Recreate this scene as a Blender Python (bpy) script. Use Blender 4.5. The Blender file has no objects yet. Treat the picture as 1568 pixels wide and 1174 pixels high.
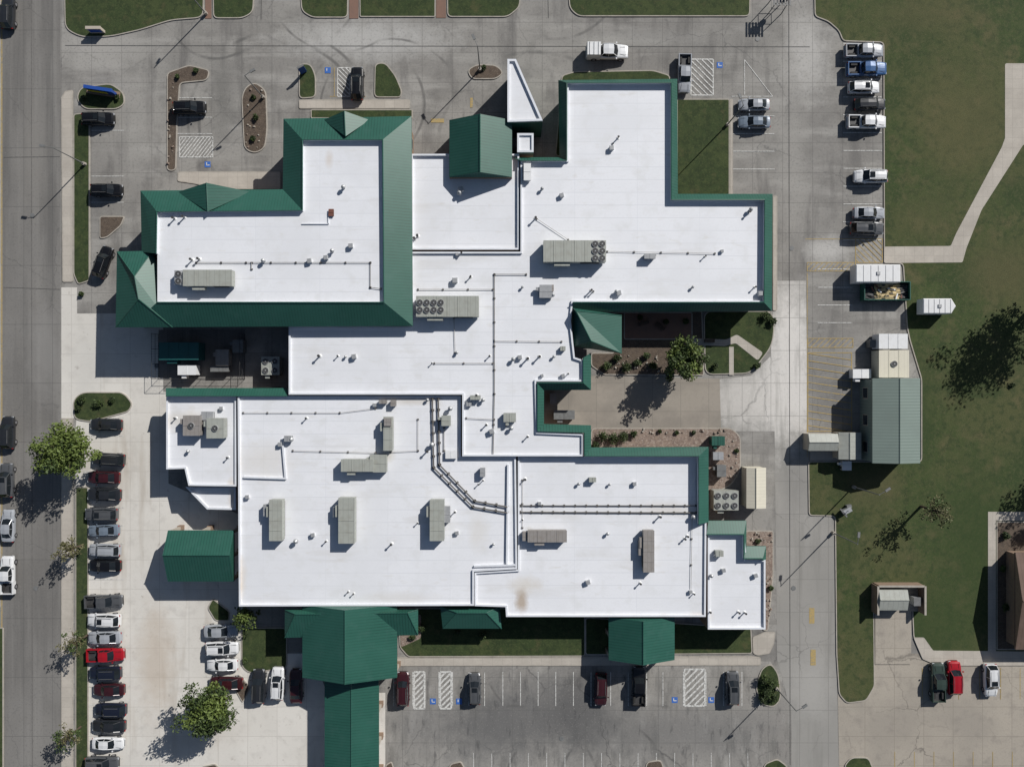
import bpy, math, random
import numpy as np
from mathutils import Vector, Matrix
random.seed(7); np.random.seed(7)
H=110.0; S=0.1
scene=bpy.context.scene
def W(px,py,h=0.0):
    f=(H-h)/H
    return ((px-784)*S*f,(587-py)*S*f,h)
# ---------------------------------------------------------------- materials
MATS={}
def mat(name,base,layers=(),rough=0.85,bump=0.0,bscale=8,metal=0.0,coat=0.0):
    m=bpy.data.materials.new(name); m.use_nodes=True
    nt=m.node_tree; N=nt.nodes; L=nt.links
    b=N['Principled BSDF']; b.inputs['Roughness'].default_value=rough
    b.inputs['Metallic'].default_value=metal
    b.inputs['Coat Weight'].default_value=coat
    geo=N.new('ShaderNodeNewGeometry'); pos=geo.outputs['Position']
    def val(x):
        v=N.new('ShaderNodeRGB'); v.outputs[0].default_value=(x[0],x[1],x[2],1); return v.outputs[0]
    cur=val(base)
    def math_(op,a,b_=None):
        n=N.new('ShaderNodeMath'); n.operation=op
        for i,x in enumerate((a,b_)):
            if x is None: continue
            if isinstance(x,(int,float)): n.inputs[i].default_value=x
            else: L.new(x,n.inputs[i])
        return n.outputs[0]
    def vm(op,a,b_=None):
        n=N.new('ShaderNodeVectorMath'); n.operation=op
        for i,x in enumerate((a,b_)):
            if x is None: continue
            if isinstance(x,(tuple,list)): n.inputs[i].default_value=x
            else: L.new(x,n.inputs[i])
        return n
    def mr(x,a,b_,c=0,d=1):
        n=N.new('ShaderNodeMapRange'); n.inputs['From Min'].default_value=a; n.inputs['From Max'].default_value=b_
        n.inputs['To Min'].default_value=c; n.inputs['To Max'].default_value=d; n.clamp=True
        L.new(x,n.inputs['Value']); return n.outputs[0]
    def noise(v,s,det=4,r=0.6):
        n=N.new('ShaderNodeTexNoise'); n.inputs['Scale'].default_value=s; n.inputs['Detail'].default_value=det
        n.inputs['Roughness'].default_value=r
        L.new(v,n.inputs['Vector']); return n
    def mix(f,a,c):
        n=N.new('ShaderNodeMix'); n.data_type='RGBA'; L.new(f,n.inputs['Factor']); L.new(a,n.inputs['A']); L.new(val(c),n.inputs['B']); return n.outputs['Result']
    k=0; spotn=None
    for l in layers:
        k+=1; t=l[0]
        if t=='n':
            _,s,c,lo,hi,amt=l[:6]; vs=l[6] if len(l)>6 else (1,1,1)
            v=vm('ADD',vm('MULTIPLY',pos,vs).outputs[0],(k*13.7,k*7.3,0)).outputs[0]
            f=mr(noise(v,s).outputs['Fac'],lo,hi,0,amt)
        elif t=='crack':
            _,s,c,w,amt=l
            nz=noise(pos,0.6,3); v=vm('ADD',pos,vm('MULTIPLY',nz.outputs['Color'],(2,2,0)).outputs[0]).outputs[0]
            v=vm('MULTIPLY',v,(1,1,0)).outputs[0]
            vo=N.new('ShaderNodeTexVoronoi'); vo.feature='DISTANCE_TO_EDGE'; vo.inputs['Scale'].default_value=s
            L.new(v,vo.inputs['Vector']); f=mr(vo.outputs['Distance'],w*s,0,0,amt)
            f=math_('MULTIPLY',f,mr(noise(pos,0.09,2).outputs['Fac'],0.45,0.62))
        elif t=='cell':
            _,sx,sy,c,amt=l
            v=vm('FLOOR',vm('MULTIPLY',pos,(1/sx,1/sy,0)).outputs[0]).outputs[0]
            wn=N.new('ShaderNodeTexWhiteNoise'); wn.noise_dimensions='2D'; L.new(v,wn.inputs['Vector']); f=mr(wn.outputs['Value'],.3,1,0,amt)
        elif t=='grid':
            _,sx,sy,c,w,amt=l
            sep=N.new('ShaderNodeSeparateXYZ'); L.new(pos,sep.inputs[0]); fs=[]
            for o,s in ((0,sx),(1,sy)):
                if s<=0: continue
                fr=math_('FRACT',math_('MULTIPLY',math_('ADD',sep.outputs[o],s*200),1.0/s))
                fs.append(math_('LESS_THAN',fr,w/s))
            f=fs[0] if len(fs)==1 else math_('MAXIMUM',fs[0],fs[1])
            f=math_('MULTIPLY',f,amt)
        elif t=='uv':
            _,s,c,w,amt=l
            uv=N.new('ShaderNodeUVMap'); sep=N.new('ShaderNodeSeparateXYZ'); L.new(uv.outputs[0],sep.inputs[0])
            fr=math_('FRACT',math_('MULTIPLY',math_('ADD',sep.outputs[0],500),1.0/s))
            f=math_('MULTIPLY',math_('LESS_THAN',fr,w/s),amt)
        elif t=='band':
            _,ang,per,c,amt=l
            d=vm('DOT_PRODUCT',pos,(math.cos(ang),math.sin(ang),0))
            f=mr(math_('SINE',math_('MULTIPLY',d.outputs['Value'],2*math.pi/per)),-0.5,0.5,0,amt)
        elif t=='spot':
            _,px,py,rx,ry,c,amt=l
            x,y,_z=W(px,py)
            if spotn is None: spotn=vm('SUBTRACT',noise(pos,0.45,6,0.75).outputs['Color'],(.5,.5,.5)).outputs[0]
            v=vm('ADD',pos,vm('MULTIPLY',spotn,(rx*1.5,ry*1.5,0)).outputs[0]).outputs[0]
            v=vm('MULTIPLY',v,(1/rx,1/ry,0)).outputs[0]
            d=vm('DISTANCE',v,(x/rx,y/ry,0)); f=mr(d.outputs['Value'],1.25,0.35,0,amt)
        elif t=='ring':
            _,px,py,rad,w,c,amt=l
            x,y,_z=W(px,py)
            v=vm('MULTIPLY',pos,(1,1,0)).outputs[0]
            d=vm('DISTANCE',v,(x,y,0)); a=math_('ABSOLUTE',math_('SUBTRACT',d.outputs['Value'],rad)); f=mr(a,w,w*.3,0,amt)
            f=math_('MULTIPLY',f,mr(noise(vm('ADD',pos,(px,py,0)).outputs[0],0.12,3).outputs['Fac'],.5,.62))
        cur=mix(f,cur,c)
    L.new(cur,b.inputs['Base Color'])
    if bump>0:
        bn=N.new('ShaderNodeBump'); bn.inputs['Strength'].default_value=bump; bn.inputs['Distance'].default_value=0.05
        L.new(noise(pos,bscale,3).outputs['Fac'],bn.inputs['Height']); L.new(bn.outputs[0],b.inputs['Normal'])
    MATS[name]=m; return m
tyr=(.09,.088,.085)
mat('asphalt',(.205,.197,.184),[('cell',4.6,4.6,(.245,.236,.22),.45),('n',.05,(.29,.28,.26),.42,.62,.7),('n',.25,(.125,.12,.113),.5,.72,.6),('n',.3,(.33,.32,.3),.5,.66,.7,(.25,1.2,1)),
   ('n',.3,(.115,.11,.105),.52,.66,.6,(1.2,.22,1)),('spot',560,62,13,3.2,(.42,.415,.4),.85),('spot',160,75,8,3,(.33,.32,.3),.75),('spot',1235,85,3.5,7,(.42,.41,.39),.85),('spot',1265,385,3.5,2.4,(.46,.45,.43),.8),
   ('spot',1210,250,2.6,14,(.3,.29,.27),.7),('spot',200,180,4,8,(.3,.29,.27),.6),('spot',340,150,2,7,(.12,.118,.11),.5),('spot',700,200,3,5,(.28,.27,.25),.6),('spot',1270,600,4,9,(.165,.16,.152),.6),('spot',960,60,12,1.6,(.27,.265,.25),.6),
   ('ring',430,190,12.5,.35,tyr,.7),('ring',430,190,14.2,.35,tyr,.7),('ring',820,230,15,.4,tyr,.6),('ring',850,-40,10,.3,tyr,.7),('ring',330,20,7,.3,tyr,.7),('ring',560,160,9,.3,tyr,.7),('ring',460,-20,9,.3,tyr,.7),('ring',520,-30,11,.25,tyr,.7),('ring',600,170,11,.25,tyr,.7),
   ('n',3,(.1,.1,.1),.53,.75,.5),('n',4,(.34,.33,.31),.57,.76,.45),('grid',4.6,4.6,(.1,.097,.092),.08,.5),('crack',.1,(.07,.07,.07),.09,.5)],.9,.15)
mat('street',(.15,.144,.136),[('cell',4.4,9,(.175,.168,.157),.5),('n',.06,(.2,.193,.182),.42,.62,.8),('n',.3,(.105,.102,.098),.5,.68,.7,(1.4,.08,1)),('n',.35,(.225,.218,.205),.5,.68,.7,(1.4,.08,1)),('n',3,(.08,.08,.08),.53,.75,.45),('n',4,(.26,.25,.24),.57,.77,.4),('spot',50,240,2.5,9,(.2,.19,.175),.5),('spot',70,540,3,7,(.24,.235,.225),.6),('grid',0,9,(.08,.08,.078),.1,.5),('grid',4.4,0,(.08,.08,.078),.1,.4),('crack',.09,(.06,.06,.06),.09,.6)],.9,.15)
mat('lot_asphalt',(.225,.215,.2),[('cell',5.6,5.0,(.25,.24,.225),.4),('n',.06,(.29,.28,.26),.42,.62,.7),('n',.45,(.12,.118,.11),.52,.66,.55,(1.2,.25,1)),('n',.45,(.34,.33,.31),.54,.68,.6,(1.2,.3,1)),
   ('spot',800,1100,12,6.5,(.1,.1,.102),.7),('spot',890,1085,6,9,(.075,.075,.077),.7),('spot',960,1120,8,5,(.11,.11,.11),.55),('spot',735,1120,6,6,(.11,.11,.11),.6),('spot',1090,1120,9,4,(.13,.13,.13),.5),('spot',640,1110,5,4,(.14,.14,.14),.4),
   ('n',1.2,(.05,.05,.052),.58,.68,.5,(1,.25,1)),
   ('ring',900,1220,13,.3,tyr,.8),('ring',780,1220,14,.3,tyr,.8),('ring',1000,1230,15,.3,tyr,.7),('ring',850,1000,11,.25,tyr,.7),
   ('n',3,(.1,.1,.1),.53,.75,.45),('n',4,(.36,.35,.33),.57,.77,.45),('grid',5.6,5.0,(.1,.1,.095),.08,.5),('crack',.13,(.06,.06,.06),.11,.7)],.9,.15)
mat('concrete',(.62,.6,.56),[('cell',4.5,4.5,(.56,.54,.5),.5),('n',.07,(.52,.5,.46),.42,.65,.7),('n',.5,(.42,.4,.37),.52,.72,.5),('n',3,(.42,.4,.37),.55,.8,.4),('grid',4.5,4.5,(.38,.36,.33),.07,.6),
   ('n',.3,(.38,.34,.29),.56,.7,.6,(1,.12,1)),('spot',240,1010,3,9,(.42,.34,.26),.5),('spot',300,1120,7,3,(.48,.44,.39),.5),('spot',135,560,3,6,(.5,.49,.46),.6),('n',.8,(.27,.24,.21),.64,.74,.5)],.85,.1)
mat('road_concrete',(.295,.286,.268),[('cell',4.4,5,(.255,.246,.23),.5),('n',.07,(.235,.23,.215),.42,.62,.6),('spot',1210,545,4.6,14,(.62,.6,.57),.97),('spot',1190,612,10,5,(.6,.58,.55),.95),
   ('spot',1130,615,6,3.5,(.5,.48,.45),.7),('n',.5,(.2,.195,.18),.52,.7,.55,(1.2,.12,1)),('spot',1215,740,2.5,5,(.2,.195,.185),.5),('spot',1240,1050,4,5,(.37,.36,.34),.6),('ring',1130,560,8.5,.3,(.22,.215,.2),.6),('grid',4.4,5,(.16,.155,.145),.08,.55),('n',3,(.2,.2,.19),.55,.8,.4),('crack',.12,(.1,.1,.095),.09,.5)],.9,.1)
mat('driveway',(.3,.27,.23),[('cell',4.3,4.3,(.26,.235,.2),.6),('n',.2,(.21,.19,.165),.42,.62,.7),('n',2,(.2,.18,.16),.5,.8,.4),('grid',4.3,4.3,(.16,.15,.13),.07,.6)],.9,.1)
mat('tan_concrete',(.36,.325,.275),[('cell',4.5,4.5,(.31,.28,.24),.6),('n',.1,(.28,.255,.22),.42,.62,.8),('n',.6,(.2,.18,.16),.52,.72,.5),('n',4,(.23,.21,.18),.5,.75,.5),('grid',4.5,4.5,(.2,.18,.15),.08,.6),('crack',.12,(.09,.08,.07),.09,.6)],.9,.1)
mat('sidewalk',(.45,.415,.365),[('cell',1.5,1.5,(.38,.35,.31),.5),('n',.3,(.35,.32,.28),.42,.65,.7),('n',3,(.3,.28,.25),.5,.8,.4),('grid',1.5,1.5,(.28,.26,.23),.06,.5)],.9,.1)
mat('kerb',(.38,.35,.305),[('n',1,(.26,.24,.21),.4,.7,.7),('grid',3,3,(.2,.19,.17),.06,.5)],.9)
mat('brick_walk',(.2,.12,.09),[('n',1,(.15,.1,.08),.4,.7,.6)],.9)
mat('grass',(.03,.05,.013),[('n',.15,(.05,.067,.02),.42,.6,.8),('n',.9,(.018,.032,.008),.45,.6,.8),('n',4,(.07,.086,.028),.5,.68,.65),('n',.5,(.095,.082,.035),.58,.7,.45),('n',9,(.012,.022,.006),.48,.65,.6)],.95,.6,12)
mat('lawn',(.04,.063,.015),[('band',-.15,1.8,(.05,.073,.02),.55),('n',.05,(.08,.082,.03),.44,.58,.75),('n',.25,(.12,.1,.047),.52,.67,.6),('n',.9,(.022,.04,.01),.48,.63,.7),('n',.12,(.024,.045,.01),.5,.63,.7),('spot',1480,180,8,12,(.1,.092,.036),.55),('spot',1530,420,6,5,(.105,.092,.04),.6),('spot',1420,330,5,4,(.095,.09,.036),.45),('spot',1400,25,10,3,(.09,.083,.034),.5),('spot',1330,740,5,4,(.105,.092,.042),.6),
   ('n',3,(.088,.09,.037),.48,.68,.6),('n',9,(.018,.03,.008),.48,.66,.6),
   ('spot',1430,960,9,8,(.026,.048,.01),.6),('spot',1500,820,7,12,(.026,.048,.01),.6),('spot',1400,640,3,9,(.028,.048,.012),.5)],.95,.6,12)
mat('mulch',(.1,.075,.055),[('n',2,(.06,.045,.035),.4,.65,.8),('n',7,(.24,.2,.17),.55,.7,.7)],.95,.5,14)
mat('gravel',(.24,.185,.15),[('n',2,(.14,.105,.09),.4,.65,.8),('n',5,(.38,.33,.29),.52,.66,.8)],.95,.5,14)
mat('white_roof',(.725,.74,.775),[('cell',9.1,1.85,(.69,.705,.74),.55),('grid',0,1.85,(.57,.59,.63),.09,.65),('grid',9.1,0,(.6,.62,.66),.08,.5),('n',.1,(.655,.67,.7),.42,.6,.65),('n',1.0,(.57,.56,.53),.6,.74,.45,(.4,1,1)),('n',.4,(.62,.63,.64),.53,.68,.5),('n',3,(.65,.66,.69),.5,.7,.4),('n',.25,(.6,.6,.6),.58,.7,.5,(.3,1.5,1)),
   ('spot',382,872,1.3,3.6,(.55,.45,.33),.55),('spot',798,905,1.0,1.8,(.36,.28,.2),.8),('spot',803,882,2.4,1.4,(.55,.5,.42),.5),('spot',372,752,.9,2.4,(.5,.41,.3),.6),('spot',600,690,1.2,1.2,(.52,.47,.38),.5),('spot',640,612,4,.8,(.52,.47,.4),.5),
   ('spot',420,700,5,3,(.6,.57,.52),.45),('spot',1150,320,2,1.4,(.57,.55,.51),.5),('spot',525,268,.6,1.4,(.52,.43,.33),.4),('spot',1010,770,4,1.0,(.57,.53,.48),.45),('spot',300,640,4,1.6,(.53,.49,.42),.5),('spot',1060,930,2,.9,(.55,.49,.42),.45),('spot',735,805,1.5,3,(.6,.57,.52),.4),('spot',620,900,6,1,(.58,.56,.52),.4)],.55,.08,4)
mat('white_trim',(.66,.685,.73),[('n',.5,(.56,.575,.6),.45,.7,.6)],.5)
mat('green_metal',(.021,.09,.067),[('uv',.42,(.011,.05,.038),.1,.85),('n',.15,(.028,.105,.08),.4,.65,.6),('n',.8,(.038,.105,.086),.52,.72,.45)],.42,0)
mat('sage_metal',(.19,.24,.215),[('uv',.45,(.12,.16,.14),.09,.8),('n',.3,(.16,.2,.18),.4,.65,.6)],.5)
mat('brown_roof',(.12,.08,.06),[('uv',.5,(.08,.05,.04),.1,.6),('n',.6,(.16,.11,.09),.4,.65,.6)],.8)
mat('brick_wall',(.24,.17,.12),[('n',2,(.18,.12,.09),.4,.7,.6)],.9)
mat('stucco_wall',(.42,.38,.32),[('n',1,(.36,.33,.28),.4,.7,.6)],.9)
mat('window_glass',(.03,.04,.05),[],.08)
mat('hvac',(.33,.345,.315),[('uv',.75,(.2,.21,.2),.05,.7),('n',1.2,(.26,.26,.23),.45,.7,.6)],.5)
mat('hvac_old',(.25,.235,.225),[('uv',.6,(.15,.14,.13),.05,.7),('n',1.5,(.2,.18,.16),.45,.7,.7)],.6)
mat('galv',(.4,.41,.42),[('n',2,(.3,.31,.32),.45,.7,.6)],.4,0,8,.3)
mat('dark_metal',(.035,.035,.037),[('n',3,(.06,.06,.06),.4,.7,.6)],.6)
mat('mid_metal',(.16,.165,.165),[('n',2,(.1,.1,.1),.4,.7,.6)],.6)
mat('pipe_dark',(.1,.095,.09),[('n',2,(.2,.18,.16),.5,.7,.6)],.7)
mat('pipe_light',(.33,.32,.31),[('n',2,(.22,.2,.18),.5,.7,.6)],.7)
mat('teal',(.012,.09,.09),[('n',1,(.02,.07,.07),.4,.7,.5)],.5)
mat('white_paint',(.68,.69,.7),[('n',1.5,(.56,.56,.54),.5,.75,.5)],.5)
mat('cream',(.6,.57,.47),[('uv',.5,(.45,.42,.35),.05,.6),('n',1.5,(.5,.47,.4),.5,.75,.5)],.6)
mat('line_white',(.58,.58,.56),[('n',4,(.28,.28,.265),.48,.6,.85)],.8)
mat('line_yellow',(.38,.28,.11),[('n',4,(.25,.22,.16),.48,.62,.85)],.8)
mat('line_blue',(.03,.12,.42),[('n',4,(.1,.16,.3),.5,.7,.6)],.8)
mat('tar',(.09,.088,.085),[('n',3,(.14,.135,.13),.45,.6,.9)],.8)
mat('hatch_brown',(.16,.06,.04),[('n',3,(.1,.05,.04),.4,.7,.6)],.7)
mat('bark',(.09,.065,.045),[('n',5,(.05,.035,.025),.4,.7,.7)],.95)
mat('leaf_a',(.11,.15,.03),[('n',1.2,(.07,.105,.02),.4,.65,.8)],.7)
mat('leaf_b',(.05,.078,.017),[('n',1.2,(.032,.055,.012),.4,.65,.8)],.7)
mat('leaf_dry',(.12,.115,.05),[('n',1.2,(.075,.07,.03),.4,.65,.8)],.7)
mat('leaf_dk',(.03,.048,.013),[('n',1.2,(.02,.035,.01),.4,.65,.8)],.7)
mat('sand',(.5,.4,.22),[('n',2,(.35,.28,.16),.4,.65,.8)],.9,.5,6)
mat('sign_blue',(.02,.07,.3),[],.4); mat('sign_yellow',(.5,.42,.03),[],.4)
mat('tyre',(.02,.02,.02),[],.8); mat('rim',(.4,.4,.42),[],.3,0,8,.7)
mat('car_glass',(.012,.015,.018),[],.06); mat('lamp_red',(.3,.01,.01),[],.3); mat('lamp_clear',(.45,.47,.5),[],.2)
CC=dict(black=(.007,.007,.008),dark=(.022,.024,.028),navy=(.012,.015,.028),gray=(.08,.084,.09),silver=(.34,.36,.39),white=(.7,.71,.72),maroon=(.042,.01,.013),red=(.34,.01,.018),blue=(.035,.1,.24),green=(.04,.06,.048),steel=(.16,.2,.25))
for k,c in CC.items(): mat('paint_'+k,c,[],.28,0,8,.1,.6)
# ---------------------------------------------------------------- mesh builder
class MB:
    def __init__(s): s.v=[]; s.f=[]; s.m=[]; s.ms=[]; s.sm=[]
    def mi(s,m):
        if m not in s.ms: s.ms.append(m)
        return s.ms.index(m)
    def face(s,pts,m,smooth=False):
        o=len(s.v); s.v+= [tuple(p) for p in pts]; s.f.append(tuple(range(o,o+len(pts)))); s.m.append(s.mi(m)); s.sm.append(smooth)
    def up(s,pts,m):
        n=Vector((0,0,0))
        for i in range(len(pts)):
            a=Vector(pts[i]); b=Vector(pts[(i+1)%len(pts)]); n+=a.cross(b)
        if n.z<0: pts=list(pts)[::-1]
        s.face(pts,m)
    def box(s,c,d,m,rot=0.0,top=None,taper=1.0):
        cx,cy,cz=c; dx,dy,dz=[q/2 for q in d]; cr,sr=math.cos(rot),math.sin(rot)
        def P(x,y,z):
            t=taper if z>0 else 1
            x*=t;y*=t
            return (cx+x*cr-y*sr,cy+x*sr+y*cr,cz+z)
        p=[P(-dx,-dy,-dz),P(dx,-dy,-dz),P(dx,dy,-dz),P(-dx,dy,-dz),P(-dx,-dy,dz),P(dx,-dy,dz),P(dx,dy,dz),P(-dx,dy,dz)]
        for q in ((0,1,5,4),(1,2,6,5),(2,3,7,6),(3,0,4,7),(3,2,1,0)): s.face([p[i] for i in q],m)
        s.face([p[i] for i in (4,5,6,7)],top or m)
    def cone(s,p0,p1,r0,r1,m,n=8,cap=True,smooth=True):
        a=Vector(p0); b=Vector(p1); d=(b-a)
        if d.length<1e-6: return
        d.normalize(); u=d.orthogonal().normalized(); w=d.cross(u)
        A=[a+(u*math.cos(t)+w*math.sin(t))*r0 for t in [2*math.pi*i/n for i in range(n)]]
        B=[b+(u*math.cos(t)+w*math.sin(t))*r1 for t in [2*math.pi*i/n for i in range(n)]]
        for i in range(n): s.face([A[i],A[(i+1)%n],B[(i+1)%n],B[i]],m,smooth)
        if cap: s.face(B,m); s.face(A[::-1],m)
    def build(s,name,parent=None,loc=None):
        me=bpy.data.meshes.new(name); me.from_pydata(s.v,[],s.f)
        for m in s.ms: me.materials.append(MATS[m])
        me.polygons.foreach_set('material_index',s.m); me.polygons.foreach_set('use_smooth',s.sm)
        uv=me.uv_layers.new(name='UVMap')
        for p in me.polygons:
            n=p.normal; e=Vector((-n.y,n.x,0))
            if e.length<.02: e=Vector((1,0,0))
            e.normalize(); t=n.cross(e)
            for li in p.loop_indices:
                c=me.vertices[me.loops[li].vertex_index].co; uv.data[li].uv=(c.dot(e),c.dot(t))
        me.update()
        o=bpy.data.objects.new(name,me); scene.collection.objects.link(o)
        if parent: o.parent=parent
        if loc: o.location=loc
        return o
def empty(name,loc=(0,0,0)):
    o=bpy.data.objects.new(name,None); o.empty_display_size=.5; o.location=loc; scene.collection.objects.link(o); return o
def ccw(p):
    a=sum(p[i][0]*p[(i+1)%len(p)][1]-p[(i+1)%len(p)][0]*p[i][1] for i in range(len(p)))
    return list(p) if a>0 else list(p)[::-1]
def inset(p,d):
    n=len(p); out=[]
    for i in range(n):
        a=Vector(p[i-1][:2]); b=Vector(p[i][:2]); c=Vector(p[(i+1)%n][:2])
        e1=(b-a).normalized(); e2=(c-b).normalized()
        n1=Vector((-e1.y,e1.x)); n2=Vector((-e2.y,e2.x)); k=n1+n2
        den=1+n1.dot(n2)
        if den<.15: den=.15
        q=b+k*(d/den); out.append((q.x,q.y))
    return out
def rnd(p,r,n=5):
    out=[]; N=len(p)
    for i in range(N):
        a=Vector(p[i-1]); b=Vector(p[i]); c=Vector(p[(i+1)%N])
        l1=(a-b).length; l2=(c-b).length; q=min(r,l1*.48,l2*.48)
        s=b+(a-b)/max(l1,1e-6)*q; e=b+(c-b)/max(l2,1e-6)*q
        for k in range(n+1):
            t=k/n; v=s*(1-t)**2+b*2*t*(1-t)+e*t*t; out.append((v.x,v.y))
    return out
def R(x0,y0,x1,y1): return [(x0,y0),(x1,y0),(x1,y1),(x0,y1)]
def sheet(name,pp,m,z):
    b=MB(); b.up([(W(*p)[0],W(*p)[1],z) for p in pp],m); return b.build(name)
def isl(name,pp,m,r=8,kerb='kerb',z0=0.0,h=.13,kw=.15):
    q=rnd([tuple(map(float,p)) for p in pp],r) if r>0 else pp
    p=ccw([W(*a)[:2] for a in q]); i=inset(p,kw); b=MB(); n=len(p); z=z0+h
    for k in range(n):
        j=(k+1)%n
        b.face([(*p[k],z0-.02),(*p[j],z0-.02),(*p[j],z),(*p[k],z)],kerb)
        b.face([(*p[k],z),(*p[j],z),(*i[j],z),(*i[k],z)],kerb)
    b.up([(*a,z-.004) for a in i],m)
    return b.build(name)
# ---------------------------------------------------------------- ground
b=MB(); b.up([(-900,-900,-.08),(900,-900,-.08),(900,900,-.08),(-900,900,-.08)],'grass'); b.build('ground')
sheet('parking_pavement',[(-20,-250),(1640,-250),(1640,1500),(-20,1500)],'asphalt',0)
sheet('street',R(2,-300,93,1500),'street',.006)
sheet('concrete_parking_lot',[(120,600),(258,600),(258,740),(372,790),(372,1000),(480,1000),(500,1060),(590,1060),(590,1500),(130,1500),(130,900),(113,700)],'concrete',.008)
sheet('service_pavement',[(118,480),(250,480),(250,612),(200,612),(112,640),(94,640),(94,440),(118,440)],'concrete',.005)
sheet('parking_lot',[(590,1012),(1180,1012),(1215,1080),(1215,1500),(590,1500)],'lot_asphalt',.009)
sheet('service_road',[(1186,430),(1234,430),(1238,700),(1240,790),(1278,790),(1282,1075),(1290,1500),(1213,1500),(1212,1090),(1190,1010),(1186,660),(1100,660),(1090,582),(1150,575),(1180,545)],'road_concrete',.010)
sheet('driveway',[(830,590),(905,575),(1102,580),(1104,657),(905,657),(830,657)],'driveway',.011)
sheet('concrete_lot',[(1282,1000),(1800,1000),(1800,1500),(1290,1500)],'tan_concrete',.012)
# lawns / islands
isl('lawn',[(1244,-150),(1247,26),(1268,34),(1284,48),(1290,64),(1352,66),(1353,378),(1353,403),(1382,404),(1388,500),(1392,520),(1410,580),(1410,706),(1237,706),(1238,789),(1278,790),(1280,1000),(1284,1062),(1296,1076),(1326,1072),(1339,1050),(1338,930),(1396,930),(1398,975),(1412,1008),(1435,1018),(1640,1018),(1640,-150)],'lawn',6)
isl('footpath',[(1353,378),(1455,377),(1463,358),(1533,226),(1538,212),(1538,98),(1640,98),(1640,212),(1566,222),(1502,322),(1479,380),(1473,402),(1353,403)],'sidewalk',3,z0=.13,h=.02,kerb='sidewalk')
isl('footpath',R(1512,783,1524,996),'sidewalk',0,z0=.13,h=.02,kerb='sidewalk',kw=.1)
isl('footpath',R(1524,783,1640,797),'sidewalk',0,z0=.13,h=.024,kerb='sidewalk',kw=.1)
isl('footpath',[(1398,975),(1414,975),(1428,995),(1640,997),(1640,1018),(1435,1018),(1412,1008)],'sidewalk',2,z0=.13,h=.028,kerb='sidewalk',kw=.1)
isl('planting_bed',R(1525,798,1640,994),'mulch',0,z0=.13,h=.012)
for nm,pp,m,r in [
 ('grass_verge',[(98,-60),(314,-60),(312,28),(262,32),(215,47),(170,57),(125,58),(100,45)],'grass',12),
 ('grass_verge',[(325,-60),(393,-60),(388,20),(372,29),(327,29)],'grass',8),
 ('grass_verge',[(456,-60),(534,-60),(533,28),(478,28),(462,18)],'grass',8),
 ('grass_verge',[(550,-60),(667,-60),(667,27),(551,27)],'grass',3),
 ('grass_verge',[(684,-60),(800,-60),(796,12),(778,27),(685,27)],'grass',8),
 ('grass_verge',[(866,-60),(1150,-60),(1148,26),(885,26),(872,14)],'grass',8),
 ('grass_verge',R(-40,960,6,1500),'grass',3),('grass_verge',R(-60,-200,1,930),'grass',2),
 ('planting_island',[(124,134),(170,128),(190,142),(192,160),(180,168),(130,168),(117,152)],'grass',9),
 ('grass_verge',[(113,175),(138,172),(138,430),(120,436),(113,420)],'grass',5),
 ('planting_island',[(112,612),(126,600),(190,600),(204,618),(198,630),(140,646),(114,642)],'grass',10),
 ('grass_verge',R(116,745,136,1500),'grass',4),
 ('planting_island',[(256,112),(290,100),(322,108),(318,124),(276,128),(272,190),(270,262),(256,262)],'mulch',7),
 ('planting_island',[(390,126),(408,138),(410,200),(406,228),(390,236),(374,228),(370,150),(376,134)],'mulch',12),
 ('planting_island',[(458,98),(476,98),(484,116),(484,150),(458,152)],'grass',8),
 ('planting_island',[(574,98),(590,96),(606,116),(616,140),(614,150),(573,150)],'grass',8),
 ('planting_island',[(715,108),(730,99),(760,100),(772,112),(760,122),(722,122)],'mulch',8),
 ('planting_island',[(153,331),(192,331),(186,346),(165,364),(153,366)],'mulch',5),
 ('grass_verge',[(860,116),(880,110),(1000,108),(1026,116),(1026,128),(868,128),(866,240),(850,240)],'grass',6),
 ('lawn_patch',R(1036,152,1117,299),'grass',3),
 ('grass_verge',[(476,168),(632,168),(632,182),(476,182)],'grass',3),
 ('lawn_patch',[(370,960),(440,960),(440,1022),(382,1030),(370,1020)],'grass',8),
 ('lawn_patch',[(610,930),(896,930),(896,1004),(625,1005),(612,990)],'grass',5),
 ('lawn_patch',[(896,944),(1150,960),(1152,1000),(896,1002)],'grass',5),
 ('planting_island',[(1166,1022),(1180,1014),(1192,1030),(1196,1068),(1186,1082),(1164,1078),(1156,1050)],'grass',10),
 ('planting_bed',[(940,478),(1075,476),(1078,575),(925,574),(905,560),(905,540),(940,540)],'mulch',4),
 ('lawn_patch',[(1077,476),(1182,476),(1186,500),(1182,530),(1150,572),(1079,574)],'grass',14),
 ('gravel_bed',[(905,655),(1120,655),(1134,668),(1134,720),(1120,742),(1083,760),(1083,690),(905,690)],'gravel',8),
 ('gravel_bed',[(1090,812),(1184,812),(1184,880),(1176,965),(1168,965),(1168,850),(1090,850)],'gravel',4),
 ('planting_island',[(372,1076),(352,1040),(368,1032),(384,1052)],'mulch',5),
 ('planting_island',[(318,930),(326,915),(352,935),(352,950),(330,950)],'grass',5),
 ('planting_island',[(1290,1174),(1302,1158),(1330,1158),(1342,1190)],'grass',8),
 ('planting_island',[(990,1165),(1012,1162),(1022,1190),(985,1190)],'mulch',6),
 ('planting_island',[(590,1170),(600,1164),(608,1190),(590,1190)],'mulch',4),
 ('planting_island',[(310,1172),(330,1168),(350,1190),(300,1190)],'mulch',4),
 ('planting_island',[(690,1168),(706,1164),(720,1190),(680,1190)],'mulch',4),
 ('planting_island',[(1170,1168),(1190,1160),(1206,1172),(1208,1200),(1165,1200)],'grass',6),
 ]: isl(nm,pp,m,r)
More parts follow.
